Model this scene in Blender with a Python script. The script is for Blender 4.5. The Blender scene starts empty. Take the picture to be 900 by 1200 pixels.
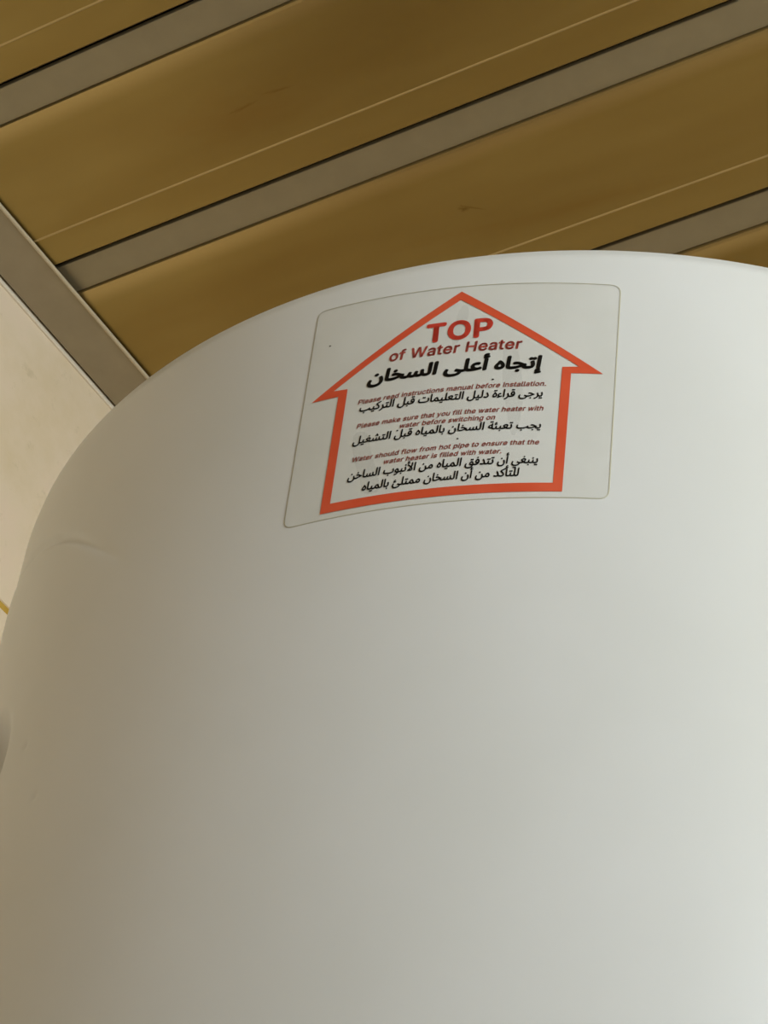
import bpy, bmesh, math
from mathutils import Vector
from mathutils.geometry import delaunay_2d_cdt

# ------------------------------------------------------------------ frame of the place
# X runs along the ceiling planks (away from the tiled wall), Y across them, Z up.
# The axis of the water heater stands at the origin.
R = 0.23                      # heater radius
AL = -0.4706061               # heading of the planks in the heater's own azimuth frame
EYE = 1.55                    # camera height
RIM = EYE + 0.5588            # top edge of the heater
CEIL = EYE + 1.05             # underside of the planks
WALL_X = -0.4520              # tiled wall on the left
BACK_Y = 0.275                # wall that carries the heater
RIGHT_X, FRONT_Y = 1.30, -1.75
C = bpy.context.scene.collection
sc = bpy.context.scene

def turn(x, y):               # heater azimuth frame -> room frame
    return (x * math.cos(AL) + y * math.sin(AL), -x * math.sin(AL) + y * math.cos(AL))

# ------------------------------------------------------------------ camera
def make_camera():
    yaw, pitch, roll, dist, fpx = -0.1272823, 0.7266465, 0.1215165, 0.7219095, 2669.0
    f = Vector((math.sin(yaw) * math.cos(pitch), math.cos(yaw) * math.cos(pitch), math.sin(pitch)))
    r0 = Vector((math.cos(yaw), -math.sin(yaw), 0)); u0 = r0.cross(f)
    r = math.cos(roll) * r0 + math.sin(roll) * u0
    u = -math.sin(roll) * r0 + math.cos(roll) * u0
    def w(v):
        x, y = turn(v.x, v.y); return Vector((x, y, v.z))
    r, u, f = w(r), w(u), w(f)
    cam = bpy.data.cameras.new('camera'); o = bpy.data.objects.new('camera', cam); C.objects.link(o)
    x, y = turn(0, -dist)
    from mathutils import Matrix
    m = Matrix(((r.x, u.x, -f.x, x), (r.y, u.y, -f.y, y), (r.z, u.z, -f.z, EYE), (0, 0, 0, 1)))
    o.matrix_world = m
    cam.sensor_fit = 'HORIZONTAL'; cam.sensor_width = 36.0; cam.lens = fpx / 900.0 * 36.0
    cam.clip_start = 0.01
    sc.camera = o
make_camera()

# ------------------------------------------------------------------ world, daylight, exposure
world = bpy.data.worlds.new('daylight'); sc.world = world; world.use_nodes = True
bg = world.node_tree.nodes['Background']
bg.inputs['Color'].default_value = (0.80, 0.90, 1.0, 1); bg.inputs['Strength'].default_value = 1.0
WIN = dict(y0=-1.10, y1=-0.18, z0=1.85, z1=2.50)          # window opening in the right wall
la = bpy.data.lights.new('window_daylight', 'AREA'); la.shape = 'RECTANGLE'
la.size = WIN['y1'] - WIN['y0']; la.size_y = WIN['z1'] - WIN['z0']
la.energy = 30.5; la.color = (0.90, 0.98, 0.99)
lo = bpy.data.objects.new('window_daylight', la); C.objects.link(lo)
lo.location = (RIGHT_X + 0.10, (WIN['y0'] + WIN['y1']) / 2, (WIN['z0'] + WIN['z1']) / 2)
lo.rotation_euler = (0, math.radians(90), 0)
sc.view_settings.view_transform = 'Standard'; sc.view_settings.look = 'None'
sc.view_settings.gamma = 1.0; sc.view_settings.use_curve_mapping = False
sc.view_settings.exposure = 0.0
sc.cycles.use_denoising = True
sc.cycles.max_bounces = 10; sc.cycles.diffuse_bounces = 8

# ------------------------------------------------------------------ materials
def lin(c):
    return tuple((v / 255 / 12.92) if v / 255 <= 0.04045 else ((v / 255 + 0.055) / 1.055) ** 2.4 for v in c) + (1,)

def mat(name, rgb, rough=0.5, metal=0.0, spec=0.5):
    m = bpy.data.materials.new(name); m.use_nodes = True
    b = m.node_tree.nodes['Principled BSDF']
    b.inputs['Base Color'].default_value = lin(rgb); b.inputs['Roughness'].default_value = rough
    b.inputs['Metallic'].default_value = metal; b.inputs['Specular IOR Level'].default_value = spec
    return m

class N:                                     # tiny helper around a node tree
    def __init__(s, m):
        s.t = m.node_tree; s.b = s.t.nodes['Principled BSDF']
    def add(s, kind, **kw):
        n = s.t.nodes.new(kind)
        for k, v in kw.items(): setattr(n, k, v)
        return n
    def link(s, a, b): s.t.links.new(a, b)
    def coord(s, out='Object', scale=(1, 1, 1)):
        c = s.add('ShaderNodeTexCoord'); mp = s.add('ShaderNodeMapping')
        mp.inputs['Scale'].default_value = scale
        s.link(c.outputs[out], mp.inputs['Vector']); return mp.outputs['Vector']
    def noise(s, vec, scale, detail=4, rough=0.55):
        n = s.add('ShaderNodeTexNoise'); n.inputs['Scale'].default_value = scale
        n.inputs['Detail'].default_value = detail; n.inputs['Roughness'].default_value = rough
        s.link(vec, n.inputs['Vector']); return n.outputs['Fac']
    def ramp(s, fac, stops):
        r = s.add('ShaderNodeValToRGB'); e = r.color_ramp.elements
        while len(e) < len(stops): e.new(0.5)
        for k, (pos, col) in enumerate(stops): e[k].position = pos; e[k].color = col
        s.link(fac, r.inputs['Fac']); return r.outputs['Color']
    def mix(s, fac, a, b):
        x = s.add('ShaderNodeMix', data_type='RGBA')
        if isinstance(fac, (int, float)): x.inputs[0].default_value = fac
        else: s.link(fac, x.inputs[0])
        for v, i in ((a, 6), (b, 7)):
            if isinstance(v, tuple): x.inputs[i].default_value = v
            else: s.link(v, x.inputs[i])
        return x.outputs[2]
    def bump(s, h, strength, dist):
        b = s.add('ShaderNodeBump'); b.inputs['Strength'].default_value = strength
        b.inputs['Distance'].default_value = dist
        s.link(h, b.inputs['Height']); s.link(b.outputs['Normal'], s.b.inputs['Normal'])

# white enamel of the heater
M_ENAMEL = mat('white_enamel', (226, 225, 220), 0.34)
n = N(M_ENAMEL); v = n.coord('Object')
n.link(n.ramp(n.noise(v, 9, 3), [(0.3, lin((220, 220, 217))), (0.7, lin((227, 227, 226)))]), n.b.inputs['Base Color'])
n.bump(n.noise(v, 700, 2), 0.03, 0.0004)
M_DARKCAP = mat('grey_plastic', (150, 150, 148), 0.5)
M_STEEL = mat('steel_pipe', (150, 148, 142), 0.3, 1.0)

# gold lacquered ceiling planks, with faint blotches, two old stains and painted reflections
M_GOLD = mat('gold_lacquered_plank', (172, 140, 78), 0.32, 0.8)
n = N(M_GOLD)
geo = n.add('ShaderNodeNewGeometry'); mp = n.add('ShaderNodeMapping')
mp.inputs['Scale'].default_value = (1.2, 5.0, 1.0); n.link(geo.outputs['Position'], mp.inputs['Vector'])
base = n.ramp(n.noise(mp.outputs['Vector'], 2.6, 3), [(0.35, lin((153, 129, 72))), (0.65, lin((167, 145, 87)))])
def stain_and_reflection(cx, cy, ang, lx, ly, amount, col):
    global base
    m2 = n.add('ShaderNodeMapping', vector_type='TEXTURE')
    m2.inputs['Location'].default_value = (cx, cy, CEIL); m2.inputs['Rotation'].default_value = (0, 0, ang)
    m2.inputs['Scale'].default_value = (lx, ly, 1.0)
    n.link(geo.outputs['Position'], m2.inputs['Vector'])
    ln = n.add('ShaderNodeVectorMath', operation='LENGTH'); n.link(m2.outputs['Vector'], ln.inputs[0])
    nz = n.noise(m2.outputs['Vector'], 2.2, 3)
    ad = n.add('ShaderNodeMath', operation='ADD'); n.link(ln.outputs['Value'], ad.inputs[0]); n.link(nz, ad.inputs[1])
    f = n.ramp(ad.outputs[0], [(0.55, (amount,) * 3 + (1,)), (1.25, (0, 0, 0, 1))])
    base = n.mix(f, base, lin(col))
M_RIDGE_GLINT = mat('gold_ridge_glint', (196, 170, 116), 0.4, 0.5)  # lighter gold that paints a highlight onto the plank ridge
STAINS = []                                     # filled below, see the plank section
n_gold = n

M_STRIP = mat('grey_champagne_strip', (160, 148, 120), 0.42, 0.35)
M_TRIM = mat('champagne_wall_angle', (166, 154, 130), 0.40, 0.35)
M_LIP = mat('pale_angle_lip', (205, 192, 165), 0.35, 0.2)
for m, k in ((M_STRIP, 60), (M_TRIM, 60)):
    n = N(m); c0 = tuple(m.node_tree.nodes['Principled BSDF'].inputs['Base Color'].default_value)
    f = n.ramp(n.noise(n.coord('Object'), k, 4), [(0.35, tuple(x * 0.93 for x in c0[:3]) + (1,)), (0.7, c0)])
    n.link(f, n.b.inputs['Base Color'])
M_VOID = mat('dark_backing', (38, 32, 22), 0.9)
M_GOLDEDGE = M_GOLD

# cream marble wall tile, ochre joint, white sealant
M_TILE = mat('cream_marble_tile', (222, 206, 178), 0.30)
n = N(M_TILE); g2 = n.add('ShaderNodeNewGeometry'); v = g2.outputs['Position']
a = n.ramp(n.noise(v, 16, 6, 0.65), [(0.30, lin((229, 211, 178))), (0.55, lin((238, 221, 195))), (0.75, lin((241, 221, 199)))])
b2 = n.ramp(n.noise(v, 55, 5, 0.7), [(0.60, (0, 0, 0, 1)), (0.72, (0.40, 0.40, 0.40, 1))])
n.link(n.mix(b2, a, lin((192, 176, 136))), n.b.inputs['Base Color'])
M_GROUT = mat('ochre_grout', (196, 160, 62), 0.8)
n = N(M_GROUT)
n.link(n.ramp(n.noise(n.coord('Object'), 90, 3), [(0.3, lin((186, 148, 52))), (0.7, lin((203, 168, 74)))]), n.b.inputs['Base Color'])
M_SEAL = mat('white_sealant', (232, 220, 200), 0.45)
M_PLASTER = mat('cream_plaster', (150, 128, 88), 0.8)
n = N(M_PLASTER); n.bump(n.noise(n.coord('Object'), 60, 3), 0.1, 0.002)
M_PLASTER2 = mat('ochre_plaster', (134, 104, 60), 0.8)
n = N(M_PLASTER2); n.bump(n.noise(n.coord('Object'), 60, 3), 0.1, 0.002)
M_FLOOR = mat('beige_floor_tile', (150, 142, 128), 0.4)
n = N(M_FLOOR)
n.link(n.ramp(n.noise(n.coord('Object'), 6, 5), [(0.3, lin((104, 86, 60))), (0.7, lin((116, 98, 70)))]), n.b.inputs['Base Color'])
M_WHITE = mat('white_painted_frame', (230, 230, 226), 0.4)

# label inks and film
M_RED = mat('orange_red_ink', (222, 80, 42), 0.42)
n = N(M_RED)
n.link(n.ramp(n.noise(n.coord('Object'), 60, 3), [(0.3, lin((217, 82, 50))), (0.7, lin((223, 94, 62)))]), n.b.inputs['Base Color'])
M_REDTXT = mat('red_ink', (206, 66, 50), 0.42)
M_REDMID = mat('dull_red_ink', (188, 84, 74), 0.42)
M_REDFINE = mat('worn_red_ink', (200, 114, 102), 0.42)
M_BLACK = mat('black_ink', (22, 21, 20), 0.42)
M_FILM = mat('clear_label_film', (224, 220, 203), 0.24)
n = N(M_FILM)
n.link(n.ramp(n.noise(n.coord('Object'), 28, 3), [(0.35, (0.10,) * 3 + (1,)), (0.7, (0.20,) * 3 + (1,))]), n.b.inputs['Alpha'])
M_FILMEDGE = mat('cloudy_film_edge', (188, 183, 162), 0.4)

# ------------------------------------------------------------------ mesh helpers
def link(name, me, material, parent=None, smooth=False):
    o = bpy.data.objects.new(name, me); C.objects.link(o)
    if material and not me.materials: me.materials.append(material)
    if parent is not None: o.parent = parent
    if smooth:
        for p in me.polygons: p.use_smooth = True
    return o

def mesh(name, verts, faces):
    me = bpy.data.meshes.new(name); me.from_pydata(verts, [], faces); me.update(); return me

def box_mesh(name, x0, x1, y0, y1, z0, z1, bevel=0.0, seg=2):
    bm = bmesh.new()
    vs = [bm.verts.new((x, y, z)) for x in (x0, x1) for y in (y0, y1) for z in (z0, z1)]
    for f in ((0, 1, 3, 2), (4, 6, 7, 5), (0, 4, 5, 1), (2, 3, 7, 6), (0, 2, 6, 4), (1, 5, 7, 3)):
        bm.faces.new([vs[i] for i in f])
    if bevel: bmesh.ops.bevel(bm, geom=bm.edges[:], offset=bevel, segments=seg, affect='EDGES', profile=0.5)
    bmesh.ops.recalc_face_normals(bm, faces=bm.faces[:])
    me = bpy.data.meshes.new(name); bm.to_mesh(me); bm.free(); return me

def boxes_mesh(name, boxes):
    V, F = [], []
    for (x0, x1, y0, y1, z0, z1) in boxes:
        k = len(V)
        V += [(x, y, z) for x in (x0, x1) for y in (y0, y1) for z in (z0, z1)]
        F += [tuple(k + i for i in f) for f in ((0, 1, 3, 2), (4, 6, 7, 5), (0, 4, 5, 1), (2, 3, 7, 6), (0, 2, 6, 4), (1, 5, 7, 3))]
    return mesh(name, V, F)

def prism_x(name, prof, x0, x1):                # closed (y, z) profile swept along X
    k = len(prof)
    V = [(x0, y, z) for y, z in prof] + [(x1, y, z) for y, z in prof]
    F = [(i, (i + 1) % k, k + (i + 1) % k, k + i) for i in range(k)] + [tuple(range(k - 1, -1, -1)), tuple(range(k, 2 * k))]
    me = mesh(name, V, F)
    bm = bmesh.new(); bm.from_mesh(me); bmesh.ops.recalc_face_normals(bm, faces=bm.faces[:]); bm.to_mesh(me); bm.free()
    return me

def structure(o, label, cat):
    o['kind'] = 'structure'; o['label'] = label; o['category'] = cat; return o

# ------------------------------------------------------------------ room shell
structure(link('floor', box_mesh('floor', WALL_X - .1, RIGHT_X + .2, FRONT_Y - .1, BACK_Y + .1, -0.1, 0.0), M_FLOOR),
          'beige tiled floor of the small room', 'floor')
TH = 0.012                                      # tile thickness in front of the wall slab
TILE_L, TILE_H, JOINT = 0.60, 0.300, 0.0050
GROUT_Z = EYE + 1.05 * 0.7965                   # the joint that shows beside the heater

def tiled_wall(name, label, axis):
    """slab + one object for each tile; axis 'x' = wall facing +X, axis 'y' = wall facing -Y"""
    lo_, hi = (FRONT_Y, BACK_Y) if axis == 'x' else (WALL_X, RIGHT_X)
    top = CEIL + 0.010
    if axis == 'x': me = box_mesh(name, WALL_X - 0.10, WALL_X - 0.0012, FRONT_Y - .1, BACK_Y + .1, 0.0, CEIL + .12)
    else: me = box_mesh(name, WALL_X, RIGHT_X, BACK_Y + 0.0012, BACK_Y + 0.10, 0.0, CEIL + .12)
    w = structure(link(name, me, M_GROUT), label, 'wall')
    cache = {}
    z = GROUT_Z + JOINT / 2; rows = [(z, top)]
    z = GROUT_Z - JOINT / 2
    while z > 0.02:
        rows.append((max(z - TILE_H + JOINT, 0.0), z)); z -= TILE_H
    for ri, (z0, z1) in enumerate(rows):
        s = lo_ + (0.17 if axis == 'x' else 0.0)
        cuts = [lo_]
        while s < hi - 0.02:
            if s > lo_ + 0.02: cuts.append(s)
            s += TILE_L
        cuts.append(hi)
        for a, b in zip(cuts, cuts[1:]):
            L, H = b - a - JOINT, z1 - z0
            key = (round(L, 4), round(H, 4))
            if key not in cache:
                if axis == 'x': cache[key] = box_mesh('tile', -0.008, 0, -L / 2, L / 2, -H / 2, H / 2, 0.0012, 2)
                else: cache[key] = box_mesh('tile', -L / 2, L / 2, 0, 0.008, -H / 2, H / 2, 0.0012, 2)
                cache[key].materials.append(M_TILE)
            t = link('tile', cache[key], None, w)
            t.location = (WALL_X, (a + b) / 2, (z0 + z1) / 2) if axis == 'x' else ((a + b) / 2, BACK_Y, (z0 + z1) / 2)
    return w

wall_left = tiled_wall('wall_left', 'cream marble tiled wall with an ochre joint left of the heater', 'x')
tiled_wall('wall_back', 'cream marble tiled wall behind the heater', 'y')
# the white sealant bead where the tiles meet the ceiling angle
link('sealant_bead', box_mesh('sealant_bead', WALL_X - 0.001, WALL_X + 0.0016, FRONT_Y, BACK_Y, CEIL - 0.0055, CEIL - 0.0005, 0.0007), M_SEAL, wall_left)
W = WIN
structure(link('wall_right', boxes_mesh('wall_right', [
    (RIGHT_X, RIGHT_X + .08, FRONT_Y - .1, W['y0'], 0, CEIL + .12), (RIGHT_X, RIGHT_X + .08, W['y1'], BACK_Y + .1, 0, CEIL + .12),
    (RIGHT_X, RIGHT_X + .08, W['y0'], W['y1'], 0, W['z0']), (RIGHT_X, RIGHT_X + .08, W['y0'], W['y1'], W['z1'], CEIL + .12)]), M_PLASTER),
    'cream plastered wall with the window opening', 'wall')
structure(link('wall_front', box_mesh('wall_front', WALL_X, RIGHT_X, FRONT_Y - .1, FRONT_Y, 0, CEIL + .12), M_PLASTER2),
          'ochre plastered wall behind the viewer', 'wall')
fw = 0.04
structure(link('window_1', boxes_mesh('window_1', [
    (RIGHT_X - .01, RIGHT_X + .07, W['y0'], W['y0'] + fw, W['z0'], W['z1']), (RIGHT_X - .01, RIGHT_X + .07, W['y1'] - fw, W['y1'], W['z0'], W['z1']),
    (RIGHT_X - .01, RIGHT_X + .07, W['y0'] + fw, W['y1'] - fw, W['z0'], W['z0'] + fw), (RIGHT_X - .01, RIGHT_X + .07, W['y0'] + fw, W['y1'] - fw, W['z1'] - fw, W['z1'])]), M_WHITE),
    'white framed window standing open to daylight', 'window')

# ------------------------------------------------------------------ ceiling: gold planks, grey joint strips
PITCH, STRIP_W = 0.1307, 0.0268
def vy(v): return -0.6434333 + 1.05 * (v + 0.6434333)
Y0 = vy(0.0135)                                # near edge of the strip that crosses the middle of the picture
ceiling = structure(link('ceiling', box_mesh('ceiling', WALL_X - .1, RIGHT_X + .1, FRONT_Y - .1, BACK_Y + .1, CEIL + 0.030, CEIL + 0.12), M_VOID),
                    'gold plank ceiling with grey joint strips', 'ceiling')
PX0, PX1 = WALL_X + 0.006, RIGHT_X - 0.002
PW = PITCH - STRIP_W
# plank profile: s = 0 is the rolled near edge, a fine ridge at 82 mm, a sharp far edge
prof = []
prof.append((0.0, 0.016))
prof.append((0.0, 0.0012))
for k in range(1, 11):                          # soft roll of the near edge
    t = k / 10; prof.append((0.0004 + 0.0125 * t, 0.0009 * (1 - t) ** 2))
RIDGE0 = len(prof)
prof += [(0.0806, 0.0), (0.0811, -0.0006), (0.0817, -0.0006), (0.0822, 0.0), (PW - 0.0010, 0.0), (PW, 0.0010), (PW, 0.016)]
plank_me = prism_x('ceiling_plank', prof, PX0, PX1); plank_me.materials.append(M_GOLD); plank_me.materials.append(M_RIDGE_GLINT)
for k in (RIDGE0, RIDGE0 + 1): plank_me.polygons[k].material_index = 1   # ridge faces coloured pale as a painted highlight
strip_w = STRIP_W - 0.0045
strip_me = box_mesh('joint_strip', PX0, PX1, -strip_w / 2, strip_w / 2, 0, 0.004, 0.0006); strip_me.materials.append(M_STRIP)
k0 = int(math.floor((FRONT_Y - Y0) / PITCH)); k1 = int(math.ceil((BACK_Y - Y0) / PITCH))
for k in range(k0, k1 + 1):
    ys = Y0 + k * PITCH
    if ys + STRIP_W / 2 > FRONT_Y + 0.015 and ys + STRIP_W < BACK_Y:
        o = link('joint_strip', strip_me, None, ceiling); o.location = (0, ys + STRIP_W / 2 + 0.0018, CEIL + 0.0030)
    yp = ys + STRIP_W
    if yp > FRONT_Y and yp + PW < BACK_Y + 0.09:
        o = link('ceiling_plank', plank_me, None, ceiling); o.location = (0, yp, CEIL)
def on_ceiling(u, v): return (0.327333 + 1.05 * (u - 0.327333), vy(v))
n = n_gold
for (px, ang, lx, ly, am, col) in (((-0.212, -0.0383), -0.10, 0.024, 0.0035, 0.45, (122, 90, 38)), ((-0.188, -0.0402), 0.10, 0.022, 0.003, 0.40, (122, 90, 38)), ((-0.1350, 0.0785), 0.2, 0.008, 0.006, 0.6, (112, 84, 36)), ((-0.130, 0.0800), 0.6, 0.018, 0.0025, 0.45, (120, 90, 40)),
                                   ((-0.215, -0.035), 0.1, 0.11, 0.04, 0.22, (140, 100, 38)), ((-0.10, 0.10), 0.1, 0.20, 0.02, 0.18, (140, 100, 38))):  # these two broad faint tints are reflections painted into the gold
    x, y = on_ceiling(*px); stain_and_reflection(x, y, ang, lx, ly, am, col)
# painted-in highlight: the gold grows paler towards the near edge of each plank
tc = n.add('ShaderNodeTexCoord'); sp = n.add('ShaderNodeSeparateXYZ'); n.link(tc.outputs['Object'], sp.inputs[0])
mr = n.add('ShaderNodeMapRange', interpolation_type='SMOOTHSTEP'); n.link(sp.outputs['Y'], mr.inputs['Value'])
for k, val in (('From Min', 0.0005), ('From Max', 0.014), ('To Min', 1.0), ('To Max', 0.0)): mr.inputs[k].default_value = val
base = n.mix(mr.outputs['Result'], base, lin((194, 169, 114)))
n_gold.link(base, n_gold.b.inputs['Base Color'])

# wall angle along the tiled wall: flat flange, pale lip on its inner edge
AX0, AX1 = WALL_X + 0.0034, -0.4143
trim = structure(link('trim_1', box_mesh('trim_1', AX0, AX1 - 0.0006, FRONT_Y, BACK_Y, CEIL - 0.0030, CEIL - 0.0016, 0.0003), M_TRIM),
                 'champagne metal wall angle edging the plank ceiling', 'trim')
nseg = 10; lipprof = [(0.0013 * math.cos(2 * math.pi * i / nseg), 0.0013 * math.sin(2 * math.pi * i / nseg)) for i in range(nseg)]
V = [(AX1 + a, y, CEIL - 0.0024 + b) for y in (FRONT_Y, BACK_Y) for a, b in lipprof]
F = [(i, (i + 1) % nseg, nseg + (i + 1) % nseg, nseg + i) for i in range(nseg)]
link('angle_lip', mesh('angle_lip', V, F), M_LIP, trim, True)

# ------------------------------------------------------------------ water heater
def cyl(a_cm, z_cm, off=0.0):                  # unrolled surface (cm along the girth, cm from the rim) -> room
    t = a_cm / 100 / R
    x, y = turn((R + off) * math.sin(t), -(R + off) * math.cos(t))
    return (x, y, RIM + z_cm / 100)

def smooth(a, b, x):
    t = min(max((x - a) / (b - a), 0), 1); return t * t * (3 - 2 * t)

CREASE = [(-40, -3.1), (-27.2, -3.25), (-25.33, -3.6), (-23.85, -4.11), (-22.82, -4.61), (-21.75, -5.15), (-20.5, -5.93), (-19.42, -6.76), (-18.39, -7.65), (-17.1, -8.8), (-15.5, -10.6)]
def relief(a, z):                               # dents pressed into the sheet, metres
    if a > -10 or a < -40: return 0.0
    # a straight crease runs down from the rim; the sheet below it stands proud
    za = CREASE[0][1]
    for (a0, z0), (a1, z1) in zip(CREASE, CREASE[1:]):
        if a0 <= a <= a1: za = z0 + (z1 - z0) * (a - a0) / (a1 - a0)
        elif a > a1: za = z1
    d = (za - z) * 0.87                          # > 0 below the crease
    fade = smooth(-16.0, -22.0, a) * smooth(-40.0, -34.0, a)
    h = 0.0007 * smooth(-0.05, 0.30, d) * (1 - smooth(0.8, 9.0, d)) * fade
    h -= 0.0015 * math.exp(-((d + 0.10) / 0.17) ** 2) * fade
    # a shallow round dent further down
    q = math.hypot((a + 23.55) / 1.8, (z + 14.0) / 2.6)
    if q < 1: h -= 0.011 * (1 - q ** 2) ** 2
    for (sa, sz, r, dep) in ((-20.3, -14.72, 0.22, 0.0006), (-18.82, -17.36, 0.25, 0.0006), (-22.6, -16.9, 0.35, 0.0008), (-4.16, -15.92, 0.12, 0.0004)):
        q = math.hypot((a - sa) / r, (z - sz) / r)
        if q < 1: h -= dep * (1 - q * q) ** 2
    return h

heater = bpy.data.objects.new('water_heater', None); C.objects.link(heater)
heater['label'] = 'white cylindrical water heater hung below the plank ceiling, dented on its left'
heater['category'] = 'water heater'
HGT = 82.0
def axis_list(lo_, hi, fine):                   # variable spacing
    out = [lo_]; 
    while out[-1] < hi - 1e-6:
        x = out[-1]; step = 2.0
        for (f0, f1, st) in fine:
            if f0 <= x + 1e-9 < f1: step = min(step, st)
        out.append(min(x + step, hi))
    return out
girth = 2 * math.pi * R * 100
As = axis_list(-girth / 2, girth / 2, [(-40, 18, 0.4), (-29.5, -15, 0.12), (-4.6, -3.6, 0.06)])[:-1]
Zs = [-z for z in axis_list(0.0, HGT, [(0, 32, 0.5), (2.2, 18, 0.12)])]
rim_r = 0.0016
V, F = [], []
rows = []
for (dr, dz) in ((-0.012, -0.0035), (-0.006, -0.0008), (-rim_r, 0.0), (-rim_r * 0.35, -rim_r * 0.3)):
    rows.append([(a, dz * 100, dr) for a in As])
for z in Zs[1:]:
    rows.append([(a, z, None) for a in As])
for row in rows:
    for (a, z, dr) in row: V.append(cyl(a, z, relief(a, z) if dr is None else dr))
na = len(As)
for r in range(len(rows) - 1):
    for i in range(na):
        j = (i + 1) % na; F.append((r * na + i, (r + 1) * na + i, (r + 1) * na + j, r * na + j))
link('jacket', mesh('jacket', V, F), M_ENAMEL, heater, True)
def disc(name, rings, material):
    seg = 96; V, F = [], []
    for rad, z in rings:
        for i in range(seg):
            t = 2 * math.pi * i / seg; V.append((rad * math.cos(t), rad * math.sin(t), z))
    for r in range(len(rings) - 1):
        for i in range(seg):
            j = (i + 1) % seg; F.append((r * seg + i, r * seg + j, (r + 1) * seg + j, (r + 1) * seg + i))
    F.append(tuple(range((len(rings) - 1) * seg, len(rings) * seg)))
    me = mesh(name, V, F)
    bm = bmesh.new(); bm.from_mesh(me); bmesh.ops.recalc_face_normals(bm, faces=bm.faces[:]); bm.to_mesh(me); bm.free()
    return link(name, me, material, heater, True)
disc('top_lid', [(R - 0.0115, RIM - 0.0036), (R - 0.03, RIM - 0.0034), (R - 0.05, RIM - 0.003), (0.02, RIM - 0.002)], M_ENAMEL)
zb = RIM - HGT / 100
disc('bottom_cover', [(R, zb + 0.001), (R + 0.0005, zb - 0.004), (R - 0.006, zb - 0.016), (R - 0.03, zb - 0.030), (0.09, zb - 0.045), (0.03, zb - 0.048)], M_DARKCAP)
for sx in (-0.055, 0.055):
    seg = 20; V = []; F = []
    for (rad, z) in ((0.0105, zb - 0.03), (0.0105, zb - 0.075), (0.013, zb - 0.077), (0.013, zb - 0.095), (0.009, zb - 0.095), (0.009, zb - 0.06)):
        for i in range(seg):
            t = 2 * math.pi * i / seg; V.append((sx + rad * math.cos(t), rad * math.sin(t), z))
    for r in range(5):
        for i in range(seg):
            j = (i + 1) % seg; F.append((r * seg + i, r * seg + j, (r + 1) * seg + j, (r + 1) * seg + i))
    link('pipe_stub', mesh('pipe_stub', V, F), M_STEEL, heater, True)
for zz in (RIM - 0.16, RIM - 0.62):
    link('wall_bracket', box_mesh('wall_bracket', -0.13, 0.13, R - 0.035, BACK_Y + 0.001, zz - 0.02, zz + 0.02, 0.002), M_STEEL, heater)

# ------------------------------------------------------------------ label on the jacket
STICKER = [(-9.80, -1.22), (0.36, -1.78), (0.20, -10.98), (-9.84, -10.80)]      # corners on the unrolled jacket
ARROW_OUT = [(-4.749, -1.735), (-0.098, -5.811), (-1.073, -5.791), (-1.16, -10.721), (-8.617, -10.576), (-8.573, -5.587), (-9.517, -5.548)]
ARROW_IN = [(-4.741, -2.13), (-0.838, -5.503), (-1.353, -5.511), (-1.441, -10.369), (-8.317, -10.223), (-8.277, -5.342), (-8.771, -5.282)]
FILM, INK = 0.00010, 0.00015

def outline(corners, r, k=5):                   # rounded quad
    pts = []; m = len(corners)
    for i in range(m):
        p0, p, p2 = (Vector(corners[(i - 1) % m]), Vector(corners[i]), Vector(corners[(i + 1) % m]))
        a = p + (p0 - p).normalized() * r; b = p + (p2 - p).normalized() * r
        for s in range(k + 1):
            t = s / k; q = (1 - t) ** 2 * a + 2 * t * (1 - t) * p + t * t * b; pts.append((q.x, q.y))
    return pts

def dense(pts, step):                           # closed polyline resampled
    out = []
    for i in range(len(pts)):
        a, b = Vector(pts[i]), Vector(pts[(i + 1) % len(pts)]); m = max(1, int((b - a).length / step))
        for s in range(m):
            q = a + (b - a) * (s / m); out.append((q.x, q.y))
    return out

# film: fine grid of the quad with the rounded corners pulled in
nu, nv = 44, 40
V, F = [], []
c = [Vector(q) for q in STICKER]
def quad(u, v): return (c[0] * (1 - u) + c[1] * u) * (1 - v) + (c[3] * (1 - u) + c[2] * u) * v
rc = 0.34
for j in range(nv + 1):
    for i in range(nu + 1):
        q = quad(i / nu, j / nv)
        for k in range(4):                      # pull the corner vertices onto the rounding
            p = c[k]; d = q - p
            if abs(d.x) < rc and abs(d.y) < rc:
                sx = 1 if k in (0, 3) else -1; sy = -1 if k in (0, 1) else 1
                cen = p + Vector((sx * rc, sy * rc)); e = q - cen
                mx = max(abs(e.x), abs(e.y))
                if e.length > 1e-6: q = cen + e.normalized() * mx if e.length > mx else q
        V.append(cyl(q.x, q.y, FILM))
for j in range(nv):
    for i in range(nu):
        k = j * (nu + 1) + i; F.append((k, k + nu + 1, k + nu + 2, k + 1))
label = link('warning_label', mesh('warning_label', V, F), M_FILM, heater, True)
label['label'] = 'clear film label with a red upward arrow and bilingual print'
# thin cloudy rim of the film
pts = dense(outline(STICKER, rc), 0.25); m = len(pts); V, F = [], []
def offset_in(i, d):
    a, b = Vector(pts[i - 1]), Vector(pts[(i + 1) % m]); t = (b - a).normalized(); nrm = Vector((t.y, -t.x)); q = Vector(pts[i]) + nrm * d; return (q.x, q.y)
for i in range(m):
    V += [cyl(*offset_in(i, -0.018), 0.00002), cyl(*offset_in(i, -0.006), FILM + 0.00006), cyl(*offset_in(i, 0.018), FILM + 0.00002)]
for i in range(m):
    j = (i + 1) % m
    for s in range(2): F.append((3 * i + s, 3 * j + s, 3 * j + s + 1, 3 * i + s + 1))
link('film_edge', mesh('film_edge', V, F), M_FILMEDGE, label, True)
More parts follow.
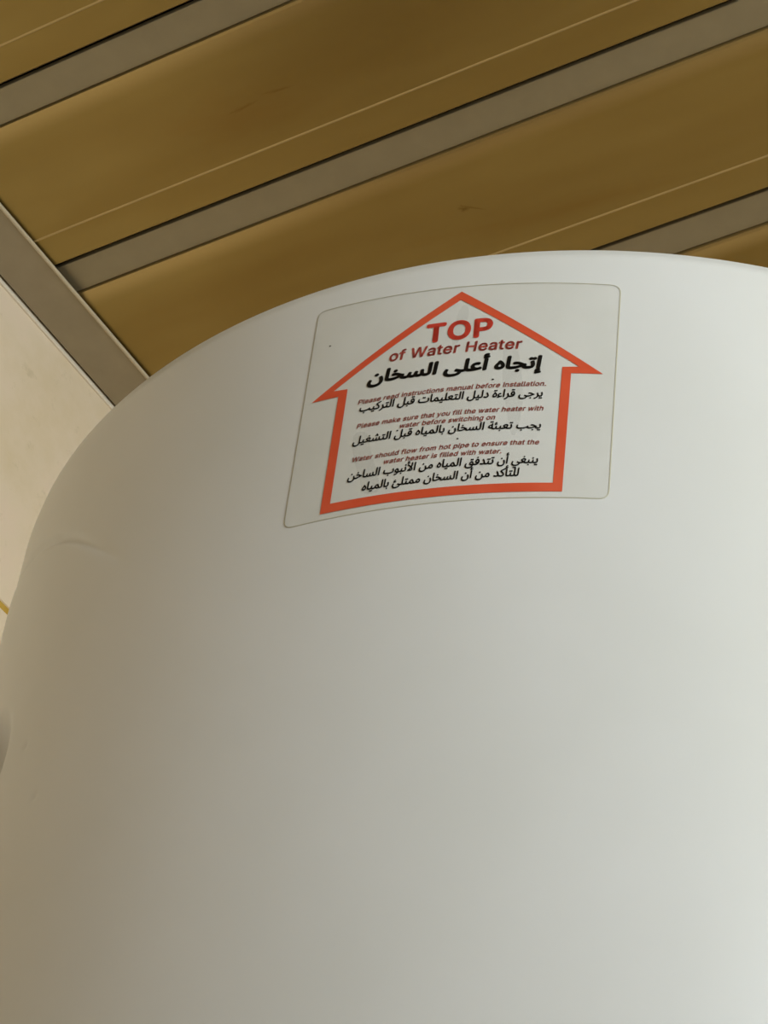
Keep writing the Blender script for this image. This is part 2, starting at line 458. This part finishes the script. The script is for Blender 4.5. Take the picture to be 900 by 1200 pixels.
# red arrow
V, F = [], []
for i in range(7):
    j = (i + 1) % 7
    o0, o1, i0, i1 = Vector(ARROW_OUT[i]), Vector(ARROW_OUT[j]), Vector(ARROW_IN[i]), Vector(ARROW_IN[j])
    s = max(2, int((o1 - o0).length / 0.2)); k = len(V)
    for q in range(s + 1):
        t = q / s; a = o0 + (o1 - o0) * t; b = i0 + (i1 - i0) * t; V += [cyl(a.x, a.y, INK), cyl(b.x, b.y, INK)]
    for q in range(s): F.append((k + 2 * q, k + 2 * q + 1, k + 2 * q + 3, k + 2 * q + 2))
link('arrow_outline', mesh('arrow_outline', V, F), M_RED, label, True)

# ---- Arabic shaping: isolated, final, initial, medial presentation forms
FORMS = {'ا': 'ﺍﺎ', 'أ': 'ﺃﺄ', 'إ': 'ﺇﺈ', 'ب': 'ﺏﺐﺑﺒ', 'ت': 'ﺕﺖﺗﺘ', 'ة': 'ﺓﺔ', 'ج': 'ﺝﺞﺟﺠ', 'خ': 'ﺥﺦﺧﺨ', 'د': 'ﺩﺪ', 'ر': 'ﺭﺮ',
         'س': 'ﺱﺲﺳﺴ', 'ش': 'ﺵﺶﺷﺸ', 'ع': 'ﻉﻊﻋﻌ', 'غ': 'ﻍﻎﻏﻐ', 'ف': 'ﻑﻒﻓﻔ', 'ق': 'ﻕﻖﻗﻘ', 'ك': 'ﻙﻚﻛﻜ', 'ل': 'ﻝﻞﻟﻠ', 'م': 'ﻡﻢﻣﻤ',
         'ن': 'ﻥﻦﻧﻨ', 'ه': 'ﻩﻪﻫﻬ', 'و': 'ﻭﻮ', 'ى': 'ﻯﻰ', 'ي': 'ﻱﻲﻳﻴ', 'ئ': 'ﺉﺊﺋﺌ', 'ء': 'ﺀ'}
LIG = {'لا': 'ﻻﻼ', 'لأ': 'ﻷﻸ'}
def shape(text):
    words = []
    for w in text.split(' '):
        u = []; i = 0
        while i < len(w):
            if w[i:i + 2] in LIG: u.append(LIG[w[i:i + 2]]); i += 2
            else: u.append(FORMS[w[i]]); i += 1
        out = ''; prev = False
        for k, f in enumerate(u):
            nxt = k + 1 < len(u) and len(u[k + 1]) > 1
            ini = len(f) == 4 and nxt
            if prev: out += f[3] if ini else f[1]
            else: out += f[2] if ini else f[0]
            prev = ini
        words.append(out[::-1])
    return ' '.join(reversed(words))

GLYPHS = {
    ' ': (188, []),
    '.': (188, ['95,-4 78,-1 63,9 53,24 50,41 53,59 63,73 78,83 95,87 113,83 128,73 138,59 141,41 138,24 128,9 113,-1']),
    'H': (517, ['60,0 60,509 125,509 125,289 392,289 392,509 457,509 457,0 392,0 392,232 125,232 125,0']),
    'O': (533, ['267,-7 205,1 150,25 105,63 70,115 48,179 40,254 48,329 70,393 105,445 150,484 205,508 267,516 329,508 384,484 429,445 464,393 486,329 493,254 486,179 464,115 429,63 384,25 329,1', '267,53 310,59 349,76 383,105 408,144 425,194 430,254 425,314 408,365 383,404 349,433 310,450 267,456 223,450 184,433 151,404 125,364 109,314 103,254 109,194 125,144 151,105 184,76 223,59']),
    'P': (445, ['60,0 60,509 235,509 289,503 332,487 366,462 390,430 404,391 409,348 404,304 390,265 366,233 332,207 289,191 235,186 109,186 109,242 233,242 269,246 297,256 318,272 333,294 342,319 344,348 342,376 333,402 318,423 297,439 268,449 232,452 125,452 125,0']),
    'T': (449, ['32,452 32,509 417,509 417,452 257,452 257,0 193,0 193,452']),
    'W': (686, ['155,0 16,509 82,509 170,171 197,40 189,40 224,196 306,509 380,509 492,67 497,40 488,40 523,196 603,509 670,509 530,0 455,0 351,391 336,475 350,475 318,323 230,0']),
    'a': (389, ['160,-9 126,-5 94,5 68,22 48,45 35,73 30,108 34,138 43,161 58,179 78,193 125,211 252,230 265,235 273,243 276,257 273,279 267,297 256,311 240,322 220,329 196,331 171,329 149,322 132,313 107,288 100,274 41,291 57,322 79,346 104,364 133,375 163,382 215,383 263,372 286,360 306,343 322,320 333,290 337,251 337,0 277,0 277,52 272,52 264,38 236,12 215,1 190,-6', '170,45 202,49 228,59 248,74 263,93 272,115 276,138 276,190 259,182 134,159 117,150 103,139 95,124 92,105 94,87 102,72 114,61 130,52 149,47']),
    'b': (424, ['229,-8 198,-5 172,4 153,17 138,31 118,59 112,59 112,0 53,0 53,509 114,509 114,319 118,319 137,346 152,360 171,373 197,381 229,384 274,378 313,361 345,332 370,293 385,245 390,189 385,133 370,84 346,45 313,16 274,-2', '220,47 253,51 279,66 301,88 316,117 325,151 328,189 325,227 316,261 301,290 280,311 253,325 220,330 188,325 161,312 140,291 125,263 116,229 113,189 116,150 125,115 140,86 162,65 188,51']),
    'c': (396, ['207,-8 159,-2 117,16 82,46 56,85 40,133 34,187 40,243 56,291 82,330 117,360 159,378 207,384 234,383 260,377 284,368 305,356 324,341 340,322 353,301 362,277 303,262 298,276 281,301 257,319 226,329 207,330 173,325 145,310 124,287 108,258 99,224 96,187 99,151 108,117 124,89 145,66 173,51 207,46 243,52 271,66 292,89 304,117 363,102 354,78 341,56 325,37 306,21 285,9 261,-1 235,-6']),
    'd': (424, ['195,-8 151,-2 111,16 79,45 55,84 39,133 34,189 39,245 55,293 79,332 112,361 151,378 196,384 228,381 253,373 272,360 287,346 306,319 311,319 311,509 372,509 372,0 313,0 313,59 307,59 287,31 272,17 252,4 227,-5', '205,47 236,51 263,65 284,86 299,115 309,150 312,189 309,229 300,263 284,291 263,312 237,325 205,330 172,325 145,311 124,290 108,261 99,227 96,189 99,151 109,117 124,88 145,66 172,51']),
    'e': (404, ['212,-8 161,-2 117,16 82,46 56,85 40,132 34,187 39,242 55,290 81,329 115,359 157,378 205,384 236,382 266,374 294,361 319,341 341,315 357,282 368,242 371,169 75,169 75,221 338,221 310,202 307,237 298,269 283,294 263,314 237,326 205,330 173,326 146,313 125,294 109,270 99,241 96,211 96,178 100,139 110,106 128,80 151,61 179,50 212,46 234,48 254,53 271,61 285,73 297,88 306,105 365,91 353,63 335,39 311,19 283,4 249,-5']),
    'f': (254, ['228,379 228,327 6,327 6,379', '81,0 81,432 84,461 96,486 113,505 135,519 161,527 187,530 234,524 243,521 227,468 195,474 171,470 154,460 145,443 142,419 142,0']),
    'g': (425, ['207,-151 168,-148 134,-140 105,-127 82,-110 64,-91 51,-69 101,-41 122,-66 136,-78 154,-88 178,-95 207,-97 249,-92 282,-75 304,-47 311,-6 311,68 306,68 287,41 272,28 252,16 227,8 195,5 152,10 113,27 80,53 55,90 39,136 34,191 39,246 55,293 80,332 112,361 152,378 196,384 228,382 253,373 273,360 288,346 308,319 313,319 313,379 372,379 372,-9 367,-54 350,-90 324,-117 291,-136 251,-147', '205,59 237,63 264,75 285,95 300,121 309,154 312,193 309,231 300,264 285,291 264,312 237,325 205,330 172,325 145,312 124,290 109,262 99,229 96,193 99,155 109,123 124,96 145,76 172,63']),
    'h': (410, ['114,227 114,0 53,0 53,509 114,509 114,287 102,287 124,332 152,362 187,379 227,384 264,380 295,369 321,349 341,321 353,285 357,240 357,0 296,0 296,235 290,275 273,304 246,323 210,329 184,326 161,317 141,303 126,283 117,257']),
    'i': (167, ['53,0 53,379 114,379 114,0', '84,443 67,446 54,455 44,468 41,483 44,499 54,512 67,521 84,524 100,521 114,512 123,499 126,483 123,468 114,455 100,446']),
    'k': (381, ['110,137 110,212 121,212 284,379 360,379 184,199 177,199', '53,0 53,509 114,509 114,0', '294,0 148,186 191,229 372,0']),
    'l': (189, ['101,3 74,20 58,47 53,84 53,509 114,509 115,77 120,62 130,54 170,54 181,3 151,-2']),
    'm': (610, ['53,0 53,379 112,379 112,295 108,295 118,323 132,346 151,363 172,376 195,384 219,386 257,380 287,361 309,331 321,295 312,295 322,321 337,343 357,361 381,375 407,383 437,386 468,383 497,372 522,354 541,328 553,296 557,255 557,0 496,0 496,254 490,289 473,313 447,326 419,330 395,328 374,320 358,307 345,290 338,270 335,247 335,0 274,0 274,260 269,288 253,311 229,326 199,330 178,328 158,320 140,307 126,289 117,266 114,238 114,0']),
    'n': (410, ['114,227 114,0 53,0 53,379 112,379 112,287 102,287 124,332 152,362 187,379 227,384 264,380 295,369 321,349 341,321 353,285 357,240 357,0 296,0 296,235 290,275 273,304 246,323 210,329 184,326 161,317 141,303 126,283 117,257']),
    'o': (415, ['207,-8 159,-2 117,16 82,46 56,85 40,133 34,187 40,243 56,291 82,330 117,360 159,378 207,384 256,378 299,360 333,330 359,291 376,243 381,187 376,133 359,85 333,46 299,16 256,-2', '207,46 242,51 270,66 292,89 307,117 316,151 319,187 316,224 307,258 292,287 270,310 242,325 207,330 173,325 145,310 124,287 108,258 99,224 96,187 99,151 108,117 124,89 145,66 173,51']),
    'p': (424, ['53,-143 53,379 112,379 112,319 118,319 137,346 152,360 171,373 197,381 229,384 274,378 313,361 345,332 370,293 385,245 390,189 385,133 370,84 346,45 313,16 274,-2 229,-8 198,-5 173,4 153,17 138,31 118,59 114,59 114,-143', '220,47 253,51 279,66 301,88 316,117 325,151 328,189 325,227 316,261 301,290 280,311 253,325 220,330 188,325 161,312 140,291 125,263 116,229 113,189 116,150 125,115 140,86 162,65 188,51']),
    'r': (259, ['53,0 53,379 112,379 112,321 115,321 130,347 152,367 181,380 221,385 243,384 243,322 207,326 182,323 159,315 140,301 126,284 117,262 114,237 114,0']),
    's': (365, ['182,-8 145,-5 112,3 84,18 62,38 45,63 36,94 94,107 105,79 124,60 150,49 181,45 217,50 244,62 262,81 268,103 265,121 254,136 237,147 149,170 104,186 72,208 53,237 47,274 51,305 65,332 87,354 115,370 149,381 187,384 223,381 254,372 279,358 299,339 314,316 324,290 268,277 258,298 243,316 219,328 187,333 156,329 131,317 114,299 109,277 112,258 124,243 144,232 229,209 275,194 306,171 325,142 331,107 326,75 312,47 290,24 260,6 223,-5']),
    't': (227, ['204,379 204,327 6,327 6,379', '65,471 126,471 126,98 128,76 136,61 150,53 194,52 202,54 213,2 180,-4 125,2 92,21 72,52 65,93']),
    'u': (410, ['182,-5 146,-1 115,11 89,31 69,59 57,95 53,139 53,379 114,379 114,144 119,105 137,75 164,56 200,50 226,53 249,62 268,77 283,97 293,122 296,153 296,379 357,379 357,0 298,0 298,92 307,92 286,47 257,17 222,0']),
    'w': (567, ['138,0 23,379 87,379 165,91 175,41 165,41 206,214 252,379 316,379 382,136 402,41 391,41 423,176 480,379 545,379 429,0 368,0 297,252 277,338 291,338 248,172 199,0']),
    'y': (389, ['47,-139 61,-86 88,-90 104,-89 118,-84 130,-74 141,-58 163,-1 17,379 84,379 177,121 206,21 184,21 212,121 305,379 371,379 204,-58 191,-85 177,-107 159,-124 139,-136 117,-143 77,-145']),
}

def latin_loops(body):                          # contours of a line in the plain grotesque below
    out, x = [], 0
    for ch in body:
        adv, lps = GLYPHS[ch]
        for lp in lps:
            out.append([Vector(((x + float(q.split(',')[0])) / 1000, float(q.split(',')[1]) / 1000)) for q in lp.split()])
        x += adv + 22
    return out

def script_loops(body):                         # contours of a shaped line
    cu = bpy.data.curves.new('text', 'FONT'); cu.body = body; cu.resolution_u = 3; cu.fill_mode = 'NONE'
    o = bpy.data.objects.new('text', cu); C.objects.link(o)
    dg = bpy.context.evaluated_depsgraph_get(); me = o.evaluated_get(dg).to_mesh()
    co = [Vector((p.co.x, p.co.y)) for p in me.vertices]; nb = {}
    for e in me.edges:
        a, b = e.vertices; nb.setdefault(a, []).append(b); nb.setdefault(b, []).append(a)
    bpy.data.objects.remove(o)
    seen, loops = set(), []
    for s in nb:
        if s in seen: continue
        lp = [s]; seen.add(s); cur = s
        while True:
            nx = [k for k in nb[cur] if k not in seen]
            if not nx: break
            cur = nx[0]; seen.add(cur); lp.append(cur)
        pts = []
        for k in lp:
            if not pts or (co[k] - pts[-1]).length > 1e-4: pts.append(co[k])
        if len(pts) > 3 and (pts[0] - pts[-1]).length < 1e-4: pts.pop()
        if len(pts) > 2: loops.append(pts)
    bpy.data.curves.remove(cu)
    return loops

def flat_text(loops, bold):
    """every outer contour is filled with the holes that lie in it"""
    def inside(p, lp):
        r = False
        for a, b in zip(lp, lp[1:] + lp[:1]):
            if (a.y > p.y) != (b.y > p.y) and p.x < (b.x - a.x) * (p.y - a.y) / (b.y - a.y) + a.x: r = not r
        return r
    def area(lp): return abs(sum(a.x * b.y - b.x * a.y for a, b in zip(lp, lp[1:] + lp[:1]))) / 2
    loops.sort(key=area, reverse=True)
    outers, holes = [], {}
    for i, lp in enumerate(loops):
        host = None
        for j in outers:
            if sum(inside(p, loops[j]) for p in lp) > 0.9 * len(lp): host = j
        if host is None: outers.append(i); holes[i] = []
        else: holes[host].append(i)
    V, F = [], []
    for i in outers:
        vs, fs = [], []
        for k in [i] + holes[i]:
            fs.append(list(range(len(vs), len(vs) + len(loops[k])))); vs += loops[k]
        v2, _, f2, _, _, _ = delaunay_2d_cdt(vs, [], fs, 2, 1e-6)
        k = len(V); V += [(p.x, p.y) for p in v2]; F += [tuple(x + k for x in f) for f in f2]
    V2, F2 = [], []                              # stroke weight: the glyphs overprinted a hair to each side
    for dx, dy in ((0, 0), (-bold, 0), (bold, 0), (0, -bold), (0, bold), (-.7 * bold, -.7 * bold), (.7 * bold, -.7 * bold), (-.7 * bold, .7 * bold), (.7 * bold, .7 * bold)):
        k = len(V2); V2 += [(x + dx, y + dy) for x, y in V]; F2 += [tuple(i + k for i in f) for f in F]
    return V2, F2

CAP = max(float(q.split(',')[1]) for q in GLYPHS['H'][1][0].split()) / 1000
def text_line(name, body, left, right, cap, material, bold=0.02, shear=0.0, capfont=0.70, ysc=1.0):
    V, F = flat_text(latin_loops(body) if body.isascii() else script_loops(body), bold)
    V = [(x + shear * y, y) for x, y in V]
    x0 = min(v[0] for v in V); x1 = max(v[0] for v in V)
    L, Rr = Vector(left), Vector(right); d = Rr - L
    up = Vector((0.0, 1.0)); k = cap / (CAP if body.isascii() else capfont)
    P = []
    for x, y in V:
        q = L + d * ((x - x0) / (x1 - x0)) + up * (y * k); P.append(cyl(q.x, q.y, INK))
    return link(name, mesh(name, P, F), material, label)

text_line('red_heading', 'TOP', (-5.80, -3.911), (-3.62, -3.947), 0.79, M_REDTXT, 0.030)
text_line('red_heading', 'of Water Heater', (-6.952, -4.48), (-2.636, -4.626), 0.43, M_REDMID, 0.020, 0.10)
text_line('arabic_heading', shape('إتجاه أعلى السخان'), (-7.621, -5.315), (-1.983, -5.53), 0.52, M_BLACK, 0.044, 0.12)
ROWS = [('Please read instructions manual before installation.', (-7.838, -6.166), (-1.817, -6.319), 0.195),
        ('Please make sure that you fill the water heater with', (-7.767, -7.231), (-1.849, -7.376), 0.19),
        ('water before switching on', (-6.311, -7.564), (-3.306, -7.659), 0.19),
        ('Water should flow from hot pipe to ensure that the', (-7.756, -8.657), (-1.914, -8.79), 0.185),
        ('water heater is filled with water.', (-6.695, -8.989), (-3.036, -9.101), 0.185)]
for body, l, r, cap in ROWS: text_line('red_text_line', body, l, r, cap, M_REDFINE, 0.018, 0.20)
ROWS = [('يرجى قراءة دليل التعليمات قبل التركيب', (-7.757, -6.50), (-1.9, -6.78), 0.32),
        ('يجب تعبئة السخان بالمياه قبل التشغيل', (-7.839, -7.89), (-1.893, -8.13), 0.31),
        ('ينبغي أن تتدفق المياه من الأنبوب الساخن', (-7.845, -9.385), (-1.917, -9.56), 0.32),
        ('للتأكد من أن السخان ممتلئ بالمياه', (-7.314, -9.95), (-2.452, -10.06), 0.32)]
for body, l, r, cap in ROWS: text_line('arabic_text_line', shape(body), l, r, cap, M_BLACK, 0.024, 0.12)
for (a, z, rad) in ((-3.483, -5.927, 0.035), (-6.382, -7.657, 0.03), (-4.421, -8.348, 0.03), (-9.163, -3.078, 0.035)):
    V = [cyl(a + rad * math.cos(t * math.pi / 4) * (1 + 0.3 * (t % 3 == 0)), z + rad * math.sin(t * math.pi / 4), INK) for t in range(8)]
    link('ink_speck', mesh('ink_speck', V, [tuple(range(8))]), M_BLACK, label)

# three rubbed patches where the print has gone grey
M_RUB = mat('rubbed_grey_print', (150, 150, 146), 0.5)
M_RUB.node_tree.nodes['Principled BSDF'].inputs['Alpha'].default_value = 0.06
PATCHES = [[(-7.9, -7.35), (-7.35, -7.42), (-7.19, -8.37), (-6.92, -9.15), (-6.65, -10.18), (-7.26, -10.15), (-7.45, -9.37), (-7.78, -8.4)],
           [(-3.25, -4.24), (-2.82, -4.21), (-2.58, -5.82), (-2.47, -6.94), (-2.6, -8.37), (-2.8, -8.43), (-3.05, -6.9), (-3.21, -5.77)],
           [(-4.72, -2.3), (-4.4, -2.52), (-4.52, -3.49), (-4.72, -4.23), (-4.95, -4.15), (-4.88, -3.23)]]
for poly in PATCHES:
    pts = [Vector(q) for q in poly]; m = len(pts); ring = []
    for i in range(m):                          # rounded outline
        a, b, d = pts[i - 1], pts[i], pts[(i + 1) % m]
        for t in (0.0, 0.25, 0.5, 0.75):
            p0, p1 = (a + b) / 2, (b + d) / 2; q = (1 - t) ** 2 * p0 + 2 * t * (1 - t) * b + t * t * p1; ring.append(q)
    cen = sum(pts, Vector((0, 0))) / m
    V = [cyl(cen.x, cen.y, FILM + 0.00002)] + [cyl(q.x, q.y, FILM + 0.00002) for q in ring]
    link('rubbed_patch', mesh('rubbed_patch', V, [(0, 1 + i, 1 + (i + 1) % len(ring)) for i in range(len(ring))]), M_RUB, label, True)
